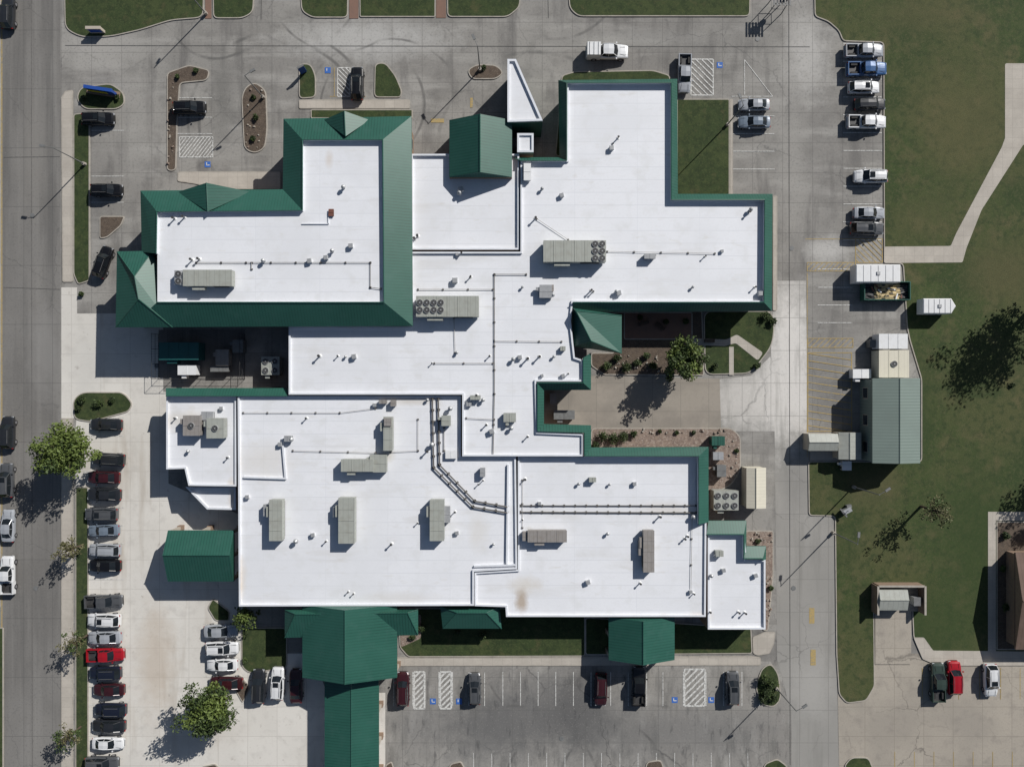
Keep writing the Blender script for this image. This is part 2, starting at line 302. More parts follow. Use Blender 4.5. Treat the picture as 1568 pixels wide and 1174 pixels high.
isl('planting_bed',[(612,940),(645,940),(645,976),(614,990)],'gravel',4,z0=.13,h=.03,kw=.05,kerb='gravel')
for pp in [[(94,150),(100,140),(112,138),(112.5,432),(96,432)],R(94,640,112,1500),[(600,1006),(1150,1004),(1165,1006),(1165,1018),(600,1019)],R(1183,300,1190,476),[(272,263),(430,263),(430,290),(330,290),(300,282),(272,278)],
   R(458,153,628,167),R(1117.5,152,1122,298),[(1170,967),(1187,967),(1185,985),(1178,1000),(1160,1003),(1153,1000),(1152,975)]]:
    isl('sidewalk',pp,'sidewalk',3,h=.10)
for pp in [R(314.5,-100,324,29),R(535,-100,549,29),R(668,-100,683,28)]: sheet('brick_walkway',pp,'brick_walk',.05)
isl('footpath',[(1060,518),(1112,520),(1128,512),(1168,540),(1160,552),(1126,525),(1110,530),(1060,528)],'sidewalk',4,z0=.13,h=.02,kerb='sidewalk')
isl('footpath',R(1116,531,1123,574),'sidewalk',0,z0=.13,h=.025,kerb='sidewalk')
isl('patio',R(955,478,1060,520),'brick_walk',4,z0=.13,h=.03)
sheet('driveway',R(1339.5,931,1394.5,1016),'tan_concrete',.137)
isl('concrete_pad',R(1240,690,1340,705),'sidewalk',0,z0=0.0,h=.08)
# markings
mk=MB(); mc=[0]
def line(x0,y0,x1,y1,w,m):
    a=Vector(W(x0,y0)[:2]); c=Vector(W(x1,y1)[:2]); d=(c-a).normalized(); n=Vector((-d.y,d.x))*w/2; mc[0]+=1; z=.02+(mc[0]%12)*.0025
    mk.up([(*(a+n),z),(*(c+n),z),(*(c-n),z),(*(a-n),z)],m)
def hatch(x0,y0,x1,y1,m,step,w=.13,slope=1,border=True):
    if border:
        for e in ((x0,y0,x1,y0),(x1,y0,x1,y1),(x1,y1,x0,y1),(x0,y1,x0,y0)): line(*e,w,m)
    t=y0-(x1-x0)*abs(slope)
    while t<y1:
        pts=[]
        for x in (x0,x1):
            y=t+(x-x0)*slope if slope>0 else t+(x1-x)*(-slope)
            pts.append([x,y])
        (xa,ya),(xb,yb)=pts
        def clip(xa,ya,xb,yb):
            for lim,sg in ((y0,1),(y1,-1)):
                if (ya-lim)*sg<0 and (yb-lim)*sg<0: return None
                if (ya-lim)*sg<0: xa=xa+(lim-ya)*(xb-xa)/(yb-ya); ya=lim
                if (yb-lim)*sg<0: xb=xb+(lim-yb)*(xa-xb)/(ya-yb); yb=lim
            return xa,ya,xb,yb
        r=clip(xa,ya,xb,yb)
        if r and abs(r[3]-r[1])+abs(r[2]-r[0])>3: line(*r,w,m)
        t+=step
for i in range(12): line(1291,67+i*27.3,1350,67+i*27.3,.11,'line_white')
for i in range(20): line(128,640+i*27.4,190,640+i*27.4,.1,'line_white')
for y in (178,205,232,259): line(1122,y,1186,y,.11,'line_white')
for y in (412,440,467,494): line(1252,y,1305,y,.11,'line_white')
for x in (603,632,651,672,693,718,742,770,797,824,851,878,905,935,962,990,1015,1046,1081,1108,1136,1163): line(x,1028,x,1080,.11,'line_white')
for x in range(725,1170,28): line(x,1152,x,1200,.09,'line_white')
for x in (1412,1436,1468,1500,1532,1562): line(x,1022,x,1070,.1,'line_yellow')
for x in range(1370,1570,30): line(x,1150,x,1200,.1,'line_yellow')
for y in (955,982,1008,1035): line(312,y,368,y,.1,'line_white')
for x in (384,410,438,466): line(x,1022,x,1075,.1,'line_white')
for y in (200,270,310,): line(140,y,190,y,.1,'line_white')
for y in (150,180,205,): line(272,y,325,y,.1,'line_white')
hatch(634,1028,650,1084,'line_white',9,.28,-1,True); hatch(674,1028,691,1084,'line_white',9,.28,-1,True); hatch(1048,1024,1079,1080,'line_white',10,.26,-1)
hatch(275,210,326,241,'line_white',7,.14,-1.3); hatch(517,104,536,148,'line_white',7,.15,1); hatch(1058,91,1092,146,'line_white',9,.17,1)
hatch(1236,402,1310,415,'line_yellow',8,.11,-1); hatch(1310,366,1351,402,'line_yellow',9,.11,1); hatch(1237,518,1306,532,'line_yellow',9,.11,-1); hatch(1237,540,1304,660,'line_yellow',11,.13,.15)
line(1140,92,1183,148,.1,'line_white'); line(1140,92,1140,146,.1,'line_white'); line(1120,148,1183,148,.1,'line_white')
line(512,104,512,148,.1,'line_yellow'); line(505,148,560,148,.1,'line_yellow')
line(1233,366,1350,366,.1,'line_yellow'); line(1236,418,1236,700,.1,'line_yellow')
for x,y in ((1243,942),(1245,1006)): line(x,y-12,x,y+12,.8,'line_yellow')
line(660,185,680,185,.6,'line_yellow'); line(722,150,722,165,.4,'line_yellow')
for x,y in ((663,1073),(703,1073),(1033,1071),(1089,1071),(318,252),(502,108),(1102,100)):
    line(x-4.5,y,x+4.5,y,.9,'line_blue'); line(x-1.5,y-3,x-1.5,y+1,.14,'line_white'); line(x-1.5,y+1,x+3,y+1,.14,'line_white')
line(3,-200,3,1500,.16,'line_yellow')
for e in ((48,-100,50,1400),(6,440,92,443),(6,241,92,240),(100,70,1240,72),(1208,-10,1210,1170),(400,30,402,-60),(840,28,838,-60)): line(*e,.07,'tar')
mk.build('road_markings')
b=MB()
for x,y in ((150,45),(50,330),(1160,60),(1212,380),(240,560),(860,1130),(1215,900),(55,900)):
    q=W(x,y); b.cone((q[0],q[1],.01),(q[0],q[1],.05),.36,.36,'mid_metal',16)
b.build('manhole_cover')
# ---------------------------------------------------------------- buildings
hosp=empty('hospital_building')
def walls(b,p,z0,z1,m,win=True):
    n=len(p)
    for k in range(n):
        j=(k+1)%n; a=Vector(p[k]); c=Vector(p[j]); L_=(c-a).length
        b.face([(*a,z0),(*c,z0),(*c,z1),(*a,z1)],m)
        if win and L_>4:
            d=(c-a)/L_; nn=Vector((d.y,-d.x)); q=int(L_//3.4)
            for i in range(q):
                s=a+d*(L_*(i+.5)/q)
                e0=s-d*.75+nn*.03; e1=s+d*.75+nn*.03
                f0=s-d*.87+nn*.015; f1=s+d*.87+nn*.015
                b.face([(*f0,.95),(*f1,.95),(*f1,2.45),(*f0,2.45)],'stucco_wall')
                b.face([(*e0,1.05),(*e1,1.05),(*e1,2.35),(*e0,2.35)],'window_glass')
def flat(name,pp,h,par=.32,pw=.3,wall='brick_wall',parent=hosp,roof='white_roof',trim='white_trim',win=True):
    p=ccw([W(x,y,h)[:2] for x,y in pp]); i=inset(p,pw); b=MB(); n=len(p); z=h+par
    walls(b,p,0,z-.35,wall,win)
    for k in range(n):
        j=(k+1)%n
        b.face([(*p[k],z-.35),(*p[j],z-.35),(*p[j],z),(*p[k],z)],trim)
        b.face([(*p[k],z),(*p[j],z),(*i[j],z),(*i[k],z)],trim)
        b.face([(*i[j],h),(*i[j],z),(*i[k],z),(*i[k],h)][::-1],roof)
    b.up([(*a,h) for a in i],roof)
    return b.build(name,parent)
HB,HC,HF,HG,HI,HH=5.0,5.4,4.9,4.7,4.5,4.2
flat('central_roof_block',[(630,237),(795,237),(795,383),(630,383)],HB,.4,.25)
flat('east_wing',[(868,127),(1029,127),(1029,306),(1172,306),(1172,463),(877,463),(874,492),(880,547),(892,551),(893,584),(821,584),(823,661),(893,664),(893,698),(708,698),(708,604),(443,604),(443,500),(628,500),(628,386),(797,386),(797,246),(868,246)],HC,.3,.25)
flat('southwest_wing',[(365,606),(706,606),(706,698.5),(790,698.5),(792,870),(726,874),(726,926),(367,927)],HF,.3,.25)
flat('southeast_wing',[(793,698.5),(1070,699),(1081,800),(1080,943),(775,943),(774,928),(727,926.5),(727,875),(793,871)],HG,.28,.25)
flat('east_annex',[(1083,818),(1139,818),(1142,856),(1171,856),(1171,962),(1083,962)],HH,.35,.25)
flat('west_annex',[(256,607),(363,607),(363,744),(290,743),(284,717),(256,718)],HI,.3,.25)
flat('west_vestibule',[(285,745),(362,745),(362,780),(318,779)],3.4,.25)
flat('entrance_tower',[(777,92),(790,92),(831,186),(777,188)],6.6,.3,trim='white_trim',wall='green_metal',win=False)
flat('roof_link',[(792,205),(817,205),(817,234),(792,234)],5.6,.25,win=False,wall='stucco_wall')
b=MB()
def ridgewall(pts,h,hh,w=.25,m='white_trim'):
    for k in range(len(pts)-1):
        a=Vector(W(*pts[k],h)[:2]); c=Vector(W(*pts[k+1],h)[:2]); d=c-a; b.box(((a.x+c.x)/2,(a.y+c.y)/2,h+hh/2+.001),(d.length+w*.9,w+k*.004,hh+k*.004),m,math.atan2(d.y,d.x))
ridgewall([(433,672),(438,732),(375,730)],HF,.3); ridgewall([(778,712),(776,862)],HF,.35); ridgewall([(727,866),(788,864)],HF+.02,.3)
ridgewall([(463,343),(503,343)],8.1,.15,.12); ridgewall([(503,343),(503,325)],8.1,.15,.12)
b.build('roof_walls',hosp)
def strip(b,outer,inner,ho,hi,m='green_metal',drop=.9,soff=True):
    for k in range(len(outer)-1):
        o0=W(*outer[k],ho);o1=W(*outer[k+1],ho);i0=W(*inner[k],hi);i1=W(*inner[k+1],hi)
        b.up([o0,o1,i1,i0],m)
        b.face([o0,o1,(o1[0],o1[1],ho-.3),(o0[0],o0[1],ho-.3)],m)
        b.face([i0,i1,(i1[0],i1[1],hi-drop),(i0[0],i0[1],hi-drop)],'white_trim')
        b.up([(o0[0],o0[1],ho-.3),(o1[0],o1[1],ho-.3),(i1[0],i1[1],ho-.31),(i0[0],i0[1],ho-.31)],'white_trim')
        b.cone(i0,i1,.09,.09,m,5)
b=MB()
EA,RA,TA=6.9,8.7,8.1
strip(b,[(217,386),(215,292),(433,290),(434,182),(630,178),(632,499),(200,501)],[(239,388),(240,324),(463,322),(463,214),(586,214),(588,463),(240,463)],EA,RA,drop=.7)
def hip(b,c4,r2,he,hr,m='green_metal',fas=.3):
    A=[W(*p,he) for p in c4]; r=[W(*p,hr) for p in r2]
    vert=abs(r2[0][1]-r2[1][1])>=abs(r2[0][0]-r2[1][0])
    if vert: fs=[[A[0],A[1],r[0]],[A[1],A[2],r[1],r[0]],[A[2],A[3],r[1]],[A[3],A[0],r[0],r[1]]]
    else: fs=[[A[0],A[1],r[1],r[0]],[A[1],A[2],r[1]],[A[2],A[3],r[0],r[1]],[A[3],A[0],r[0]]]
    for f in fs: b.up(f,m)
    b.cone(r[0],r[1],.08,.08,m,5)
    for i in range(4):
        q=r[0] if (vert and i in(0,1)) or (not vert and i in (0,3)) else r[1]
        b.cone(A[i],q,.07,.07,m,5)
    for i in range(4):
        a,c=A[i],A[(i+1)%4]; b.face([a,c,(c[0],c[1],he-fas),(a[0],a[1],he-fas)],m)
    b.up([(a[0],a[1],he-fas) for a in A],'white_trim')
hip(b,[(179,385),(234,384),(264,501),(177,501)],[(206,423),(212,458)],EA+.05,RA+.35)
def dormer(b,x0,x1,yb,xa,ya,yt,he,hr):
    l=W(x0,yb,he);r=W(x1,yb,he);a=W(xa,ya,hr);t=W(xa+2,yt,hr+.05)
    b.up([l,a,t],'green_metal'); b.up([a,r,t],'green_metal'); b.face([l,r,a],'green_metal'); b.cone(a,t,.08,.08,'green_metal',5)
dormer(b,495,566,184,527,170,209,EA+.1,RA+.25)
dormer(b,272,384,294,316,280,324,EA+.1,RA+.25)
b.build('northwest_mansard_roof',hosp)
b=MB()
p=ccw([W(x,y,TA)[:2] for x,y in [(464,215),(585,215),(587,462),(241,462),(241,325),(464,323)]]); b.up([(*a,TA) for a in p],'white_roof')
b.build('northwest_roof_deck',hosp)
b=MB(); p=ccw([W(x,y,6.6)[:2] for x,y in [(440,188),(624,184),(626,494),(184,496),(186,391),(222,391),(221,298),(440,296)]])
walls(b,p,0,6.62,'brick_wall'); b.build('northwest_walls',hosp)
b=MB()
strip(b,[(855,123),(1037,121),(1038,297),(1183,297),(1182,476),(876,478)],[(868,127),(1028,127),(1028,306),(1171,306),(1170,463),(877,463)],HC-.4,HC+.7)
strip(b,[(785,241),(857,241),(855,123)],[(797,246),(868,246),(868,127)],HC-.4,HC+.69)
strip(b,[(905,540),(905,597),(833,597),(833,649),(905,651),(905,685),(1085,684),(1085,799)],[(893,548),(893,586),(823,586),(823,660),(895,662),(895,698),(1070,698),(1070,803)],HC-.5,HC+.45)
strip(b,[(1085,797),(1143,797),(1143,836),(1173,836),(1173,856)],[(1082,818),(1139,818),(1139,855),(1168,855),(1168,858)],HH-.1,HH+.8)
strip(b,[(254,594),(440,594)],[(254,606),(440,606)],HI,HI+.9)
hip(b,[(876,470),(952,483),(952,541),(878,530)],[(882,476),(905,522)],4.9,6.9)
b.build('mansard_fascia_roof',hosp)
def gable(b,x0,y0,x1,y1,axis,he,hr,r=None,m='green_metal',over=0,end='green_metal'):
    tl,tr,br,bl=W(x0,y0,he),W(x1,y0,he),W(x1,y1,he),W(x0,y1,he)
    if axis=='v':
        r=r if r is not None else (x0+x1)/2; ra,rb=W(r,y0,hr),W(r,y1,hr)
        rb=(rb[0],bl[1],hr); ra=(ra[0],tl[1],hr)
        fs=[[tl,ra,rb,bl],[tr,ra,rb,br]]; es=[[tl,tr,ra],[bl,br,rb]]
    else:
        r=r if r is not None else (y0+y1)/2; ra,rb=W(x0,r,hr),W(x1,r,hr)
        ra=(tl[0],ra[1],hr); rb=(tr[0],rb[1],hr)
        fs=[[tl,tr,rb,ra],[bl,br,rb,ra]]; es=[[tl,bl,ra],[tr,br,rb]]
    for f in fs: b.up(f,m)
    for e in es: b.face(e,end)
    b.cone(ra,rb,.09,.09,m,5)
    A=[tl,tr,br,bl]
    for i in range(4):
        a,c=A[i],A[(i+1)%4]; b.face([a,c,(c[0],c[1],he-.3),(a[0],a[1],he-.3)],m)
    b.up([(a[0],a[1],he-.29) for a in A],'white_trim')
    return A
def posts(b,A,h,n=2,m='stucco_wall'):
    cx=sum(a[0] for a in A)/4; cy=sum(a[1] for a in A)/4
    for i in range(4):
        for t in [k/n for k in range(n)]:
            x=A[i][0]*(1-t)+A[(i+1)%4][0]*t; y=A[i][1]*(1-t)+A[(i+1)%4][1]*t
            x=cx+(x-cx)*.93; y=cy+(y-cy)*.93
            b.box((x,y,h/2),(.45,.45,h),m); b.box((x,y,.5),(.7,.7,1.0),'brick_wall')
b=MB(); A=gable(b,688,184,784,271,'v',6.0,8.4,735); walls(b,ccw([a[:2] for a in A]),0,5.75,'brick_wall',False); b.build('entrance_gable',hosp)
b=MB(); A=gable(b,463,926,608,1037,'v',4.6,7.0,528); posts(b,A,4.3)
hip(b,[(436,933),(640,933),(640,972),(436,976)],[(452,940),(624,938)],4.4,5.6); b.build('drop_off_canopy',hosp)
b=MB(); A=gable(b,497,1034,580,1250,'v',3.6,4.5,538); posts(b,A,3.3,4); b.build('covered_walkway',hosp)
b=MB(); hip(b,[(674,928),(765,928),(768,962),(678,962)],[(700,938),(745,938)],3.7,5.0); b.build('entry_canopy',hosp)
b=MB(); A=gable(b,932,944,1033,1010,'v',3.8,5.8,985); posts(b,A,3.5); b.build('south_entry_canopy',hosp)
cp=empty('entrance_canopy'); b=MB(); A=gable(b,257,812,358,890,'h',3.9,5.5,850); posts(b,A,3.6); b.build('canopy_roof',cp)
# ---------------------------------------------------------------- rooftop units
def hvac(x0,y0,x1,y1,h0,hh=1.5,m='hvac',fans=None,name='rooftop_hvac_unit'):
    h=h0+hh; a=W(x0,y0,h); c=W(x1,y1,h); cx,cy=(a[0]+c[0])/2,(a[1]+c[1])/2; w=abs(c[0]-a[0]); d=abs(a[1]-c[1])
    b=MB(); b.box((0,0,.12),(w*.92,d*.86,.24),'dark_metal'); b.box((0,0,.24+(hh-.3)/2),(w-.06,d-.06,hh-.3),m); b.box((0,0,hh-.03),(w,d,.07),m)
    long_x=w>d; L_=max(w,d); n=max(2,int(L_/1.4))
    for i in range(1,n):
        t=-L_/2+L_*i/n
        if long_x: b.box((t,0,hh+.02),(.05,d*.98,.05),m)
        else: b.box((0,t,hh+.02),(w*.98,.05,.05),m)
    if min(w,d)>1.2:
        if long_x: b.box((-w*.2,-d/2-.25,hh*.6),(w*.25,.5,hh*.5),m); b.box((w*.25,-d/2-.03,hh*.5),(w*.3,.05,hh*.5),'dark_metal')
        else: b.box((-w/2-.25,d*.2,hh*.6),(.5,d*.25,hh*.5),m); b.box((-w/2-.03,-d*.25,hh*.5),(.05,d*.3,hh*.5),'dark_metal')
    if fans:
        side,cols,rows=fans; r=.42
        for i in range(cols):
            for j in range(rows):
                if side in 'LR':
                    x=(w/2-.55-i*1.0)*(1 if side=='R' else -1); y=(j-(rows-1)/2)*min(1.05,d/rows)
                else: x=(i-(cols-1)/2)*w/cols; y=(j-(rows-1)/2)*d/rows
                b.cone((x,y,hh-.02),(x,y,hh+.16),r+.05,r+.05,'galv',14); b.cone((x,y,hh+.1),(x,y,hh+.17),r,r,'dark_metal',14); b.cone((x,y,hh+.1),(x,y,hh+.2),.12,.1,'galv',8)
                for q in range(3): b.box((x,y,hh+.18),(r*1.9,.04,.02),'mid_metal',q*math.pi/3)
    return b.build(name,None,(cx,cy,h0))
hvac(832,368,928,401,HC,1.9,'hvac',('R',2,3)); hvac(637,453,733,485,HC,1.9,'hvac',('L',4,2))
hvac(280,413,355,438,8.1,1.5,'hvac'); hvac(267,414,280,436,8.1,1.1,'galv',('A',1,2))
hvac(522,703,572,722,HF,1.5); hvac(566,696,592,723,HF,1.2); hvac(587,638,601,690,HF,1.4); hvac(588,640,599,652,HF,1.6,'hvac_old')
hvac(412,765,432,828,HF,1.6); hvac(403,772,412,790,HF,1.0,'galv'); hvac(518,762,543,832,HF,1.6); hvac(510,776,518,792,HF,1.0,'galv'); hvac(658,765,680,828,HF,1.6); hvac(680,775,689,800,HF,1.1,'galv')
hvac(808,812,868,830,HG,1.3,'hvac_old'); hvac(800,814,808,828,HG,1.0,'hvac_old'); hvac(985,812,1002,876,HG,1.3,'hvac_old'); hvac(978,828,985,850,HG,1.0,'hvac_old')
hvac(280,636,306,667,HI,1.5,'hvac_old',('A',1,1)); hvac(316,640,343,671,HI,1.5,'hvac',('A',1,1)); hvac(308,630,326,643,HI,.8,'galv')
hvac(826,436,845,456,HC,.9,'galv'); hvac(771,632,790,646,HC,.9,'hvac'); hvac(843,436,848,446,HC,.6,'hvac_old'); hvac(802,250,813,276,HC,.8,'white_paint')
hvac(720,605,736,612,HC+.0,.9,'hvac'); hvac(580,612,592,618,HF,.8,'hvac_old'); hvac(598,612,606,622,HF,.8,'hvac_old'); hvac(676,636,690,652,HF,1.1,'hvac'); hvac(714,615,722,622,HC,.5,'galv')
hvac(902,731,913,738,HG,.8); hvac(1096,843,1108,852,HH,.9); hvac(858,530,866,537,HC,.6,'hvac'); hvac(503,320,511,331,8.1,.3,'hatch_brown',None,'roof_hatch')
hvac(987,388,1004,396,HC,1.0,'galv'); hvac(435,667,446,676,HF,.9,'galv'); hvac(735,716,743,730,HF,.9,'galv')
hvac(682,690,700,702,HF,.5,'white_paint')
def vent(x,y,h,s=1.0,k=0):
    b=MB()
    if k%4==0: b.cone((0,0,0),(0,0,.55),.16,.16,'galv',8); b.cone((0,0,.5),(0,0,.72),.3,.24,'galv',12); b.cone((0,0,.72),(0,0,.85),.24,.05,'galv',12)
    elif k%4==1: b.box((0,0,.2),(.5,.5,.4),'white_paint'); b.box((0,0,.46),(.62,.62,.18),'galv',.0,None,.8)
    else: b.cone((0,0,0),(0,0,.8),.09,.09,'mid_metal',8); b.cone((0,0,.75),(0,0,.85),.17,.15,'dark_metal',8); b.cone((0,0,0),(0,0,.1),.28,.12,'white_paint',10)
    w=W(x,y,h); o=b.build('roof_vent',None,w); o.scale=(s,s,s); o.rotation_euler.z=random.uniform(0,.3)
VC=[(830,290),(936,228),(946,212),(938,222),(800,440),(700,390),(707,388),(720,425),(786,550),(796,547),(808,549),(826,546),(848,546),(862,575),(1079,393),(1146,326),(1148,322),(1105,385),(905,445),(908,447),(943,447),(947,449),(1002,392),(840,440),(846,452),(697,430),(721,424),(518,545),(530,546),(543,546),(490,545),(730,605),(740,612),(753,660),(745,650),(775,652),(783,655),(1163,450),(808,668),(662,556),(700,540),(830,575),(870,572),(1155,440),(1060,440),(860,300),(820,335),(750,545)]
for i,(x,y) in enumerate(VC): vent(x,y,HC,random.uniform(.7,1.3),i)
for i,(x,y) in enumerate([(704,297),(706,291),(640,362),(635,366)]): vent(x,y,HB,1.2,i)
for i,(x,y) in enumerate([(510,385),(538,377),(306,397),(295,398),(405,400),(500,395),(268,335),(283,333),(527,288),(475,400)]): vent(x,y,8.1,1.1,i)
for i,(x,y) in enumerate([(455,827),(480,818),(600,832),(655,690),(662,680),(700,815),(534,905),(542,908),(655,612),(574,620),(740,735),(733,741),(756,832),(430,680),(500,828),(697,783),(448,672),(380,760),(640,800),(470,640),(690,625)]): vent(x,y,HF,random.uniform(.7,1.3),i)
for i,(x,y) in enumerate([(933,741),(971,740),(1052,820),(1048,824),(1060,790),(1057,905),(1062,908),(980,892),(930,816),(900,890),(804,733),(1010,790),(886,740),(826,770),(800,795)]): vent(x,y,HG,random.uniform(.7,1.2),i)
for i,(x,y) in enumerate([(1088,880),(1107,872),(1130,936),(1140,937),(1094,850),(1156,880),(1086,935)]): vent(x,y,HH,1.0,i)
for i,(x,y) in enumerate([(290,690),(340,625),(270,640),(350,700)]): vent(x,y,HI,.9,i)
def pipe(pts,h,r,m='pipe_light',st=3.2,name='roof_pipe',zz=.18,sup=.1):
    b=MB(); P=[Vector(W(x,y,h+zz)) for x,y in pts]
    for i in range(len(P)-1):
        b.cone(P[i],P[i+1],r,r,m,6); L_=(P[i+1]-P[i]).length; n=max(1,int(L_/st)); d=P[i+1]-P[i]
        for k in range(n+1):
            q=P[i].lerp(P[i+1],k/n); b.box((q.x,q.y,h+zz*.4),(.12+sup,.1+sup+r*2,zz*.8),'pipe_dark',math.atan2(d.y,d.x))
    b.build(name)
pipe([(757,420),(757,603),(755,697)],HC,.06,'pipe_dark'); pipe([(806,420),(757,420)],HC,.05,'pipe_dark'); pipe([(640,443),(755,443)],HC,.045); pipe([(757,522),(860,523)],HC,.04); pipe([(665,556),(755,556)],HC,.04); pipe([(930,385),(1095,388)],HC,.035)
pipe([(822,335),(870,367)],HC,.035); pipe([(695,487),(697,540)],HC,.04); pipe([(714,640),(757,642)],HC,.04)
pipe([(300,402),(567,402),(567,440),(583,442)],8.1,.045,'pipe_dark'); pipe([(385,402),(385,412)],8.1,.045)
pipe([(372,632),(520,632),(575,625)],HF,.035); pipe([(448,690),(575,693)],HF,.035); pipe([(640,642),(640,690),(598,692)],HF,.035); pipe([(680,655),(680,690)],HF,.06)
for o in (0,9): pipe([(662+o,610),(664+o,716-o*.5),(724+o*.3,776-o),(777,776 if o else 785)],HF,.11,'pipe_dark',1.5,'roof_pipe',.3,.16)
pipe([(797,774),(1066,774)],HG,.07,'pipe_dark',1.6); pipe([(797,784),(1066,785)],HG,.1,'pipe_dark',1.6); pipe([(1060,785),(1058,905)],HG,.04); pipe([(800,735),(800,808)],HG,.04)
# ---------------------------------------------------------------- yards and small structures
def fence(pts,h,m='dark_metal',name='chain_link_fence'):
    b=MB()
    for k in range(len(pts)-1):
        a=Vector(W(*pts[k])); c=Vector(W(*pts[k+1])); n=max(1,int((c-a).length/2)); d=c-a
        for z in (.1,h*.5,h): b.cone(a+Vector((0,0,z)),c+Vector((0,0,z)),.03,.03,m,4)
        for i in range(n+1):
            q=a.lerp(c,i/n); b.cone(q,q+Vector((0,0,h)),.04,.04,m,5)
        nn=int((c-a).length/.25)
        for i in range(nn): q=a.lerp(c,i/nn); b.cone(q+Vector((0,0,.1)),q+Vector((0,0,h)),.012,.012,m,3,False)
    b.build(name)
fence([(243,512),(243,580),(375,580)],2.2); fence([(375,512),(375,580)],2.2); fence([(394,592),(430,592)],2)
def genset(x0,y0,x1,y1,hh,m,name,fans=None): return hvac(x0,y0,x1,y1,0.0,hh,m,fans,name)
sheet('equipment_yard',R(243,505,375,578),'street',.02)
genset(243,524,304,551,2.6,'teal','backup_generator'); genset(272,559,300,574,1.8,'white_paint','fuel_tank'); genset(330,535,350,560,1.6,'hvac_old','electrical_transformer'); genset(322,561,350,569,1.3,'mid_metal','electrical_cabinet')
genset(356,520,372,540,1.6,'mid_metal','electrical_cabinet')
genset(400,546,428,574,2.0,'hvac','chiller_unit',('A',2,2)); genset(1093,751,1131,781,2.2,'hvac','chiller_unit',('A',3,2))
genset(1090,668,1110,682,1.7,'green_metal','electrical_transformer'); genset(1098,712,1112,730,1.6,'mid_metal','electrical_transformer'); genset(1092,692,1108,704,1.3,'galv','electrical_cabinet')
genset(848,628,880,642,1.5,'mid_metal','refuse_bin'); genset(842,602,852,618,1.3,'hvac_old','electrical_cabinet')
def shed(name,x0,y0,x1,y1,axis,he,hr,roof,wall,r=None,win=True):
    e=empty(name); b=MB(); A=gable(b,x0,y0,x1,y1,axis,he,hr,r,roof,0,wall)
    cx=sum(a[0] for a in A)/4; cy=sum(a[1] for a in A)/4
    p=ccw([(cx+(a[0]-cx)*.95,cy+(a[1]-cy)*.97) for a in A]); walls(b,p,0,he-.25,wall,win); b.build('shed_body',e)
shed('metal_building',1336,579,1409,709,'v',4.2,5.0,'sage_metal','sage_metal',1378)
shed('storage_shed',1143,716,1173,778,'v',2.6,3.0,'cream','cream',None,False); shed('storage_shed',1238,664,1283,690,'h',2.4,2.8,'hvac','stucco_wall',None,False); shed('storage_shed',1284,662,1319,703,'v',2.3,2.7,'hvac','stucco_wall',None,False)
hvac(1346,511,1390,534,0,2.4,'white_paint',None,'storage_trailer'); hvac(1346,536,1392,578,0,2.6,'cream',('A',1,1),'cooling_tower'); hvac(1306,565,1334,579,0,1.6,'white_paint',None,'propane_tank'); hvac(1332,520,1344,532,0,1.4,'mid_metal',None,'electrical_cabinet')
hvac(1290,706,1304,720,0,1.1,'white_paint',None,'electrical_cabinet')
def dumpster():
    x0,y0,_=W(1316,433);x1,y1,_=W(1386,461); cx,cy=(x0+x1)/2,(y0+y1)/2; w=x1-x0; d=y0-y1; b=MB()
    b.box((0,0,.25),(w,d,.2),'green_metal')
    for s in (-1,1): b.box((0,s*(d/2-.06),.95),(w,.12,1.2),'green_metal'); b.box((s*(w/2-.06),0,.95),(.12,d-.25,1.2),'green_metal')
    for i in range(8):
        for s in (-1,1): b.box((-w/2+.5+i*w/8,s*(d/2+.04),.9),(.12,.08,1.0),'green_metal')
    g=12
    Z=[[.75+.35*random.random() for _ in range(g+1)] for _ in range(g+1)]
    for i in range(g):
        for j in range(g):
            P=lambda i,j:(-w/2+.15+(w-.3)*i/g,-d/2+.15+(d-.3)*j/g,Z[i][j]); b.face([P(i,j),P(i+1,j),P(i+1,j+1),P(i,j+1)],'sand' if (i+j*2)%5 and 2<i<10 else 'dark_metal')
    for i in range(10): b.box((random.uniform(-w/3,w/3),random.uniform(-d/3,d/3),1.15),(random.uniform(.5,1.4),.2,.06),random.choice(['sand','white_paint','hatch_brown']),random.uniform(0,3))
    for s in (-1,1):
        for t in (-1,1): b.cone((s*w*.35,t*d*.4-.1,.15),(s*w*.35,t*d*.4+.1,.15),.14,.14,'tyre',8)
    b.build('roll_off_dumpster',None,(cx,cy,0))
dumpster()
def trailer(x0,y0,x1,y1,h,name='cargo_trailer',nose=True):
    a=W(x0,y0,h);c=W(x1,y1,h);cx,cy=(a[0]+c[0])/2,(a[1]+c[1])/2;w=c[0]-a[0];d=a[1]-c[1];b=MB()
    p=[(-w/2,-d/2),(w*.36,-d/2),(w/2,0),(w*.36,d/2),(-w/2,d/2)] if nose else [(-w/2,-d/2),(w/2,-d/2),(w/2,d/2),(-w/2,d/2)]
    i=inset(p,.1)
    for k in range(len(p)):
        j=(k+1)%len(p); b.face([(*p[k],.5),(*p[j],.5),(*p[j],h-.08),(*p[k],h-.08)],'white_paint'); b.face([(*p[k],h-.08),(*p[j],h-.08),(*i[j],h),(*i[k],h)],'white_paint')
    b.up([(*q,h) for q in i],'white_paint'); b.up([(*q,.5) for q in p],'dark_metal')
    for t in range(-2,3): b.box((t*w/6,0,h+.02),(.05,d*.9,.03),'galv')
    b.box((0,0,h+.06),(.5,.5,.12),'galv')
    for s in (-1,1):
        for t in (-.45,.45): b.cone((t,s*d/2-.12*s,.35),(t,s*d/2+.08*s,.35),.34,.34,'tyre',12)
    b.cone((w/2-.2,0,.5),(w/2+1.1,0,.45),.06,.06,'dark_metal',6)
    b.build(name,None,(cx,cy,0))
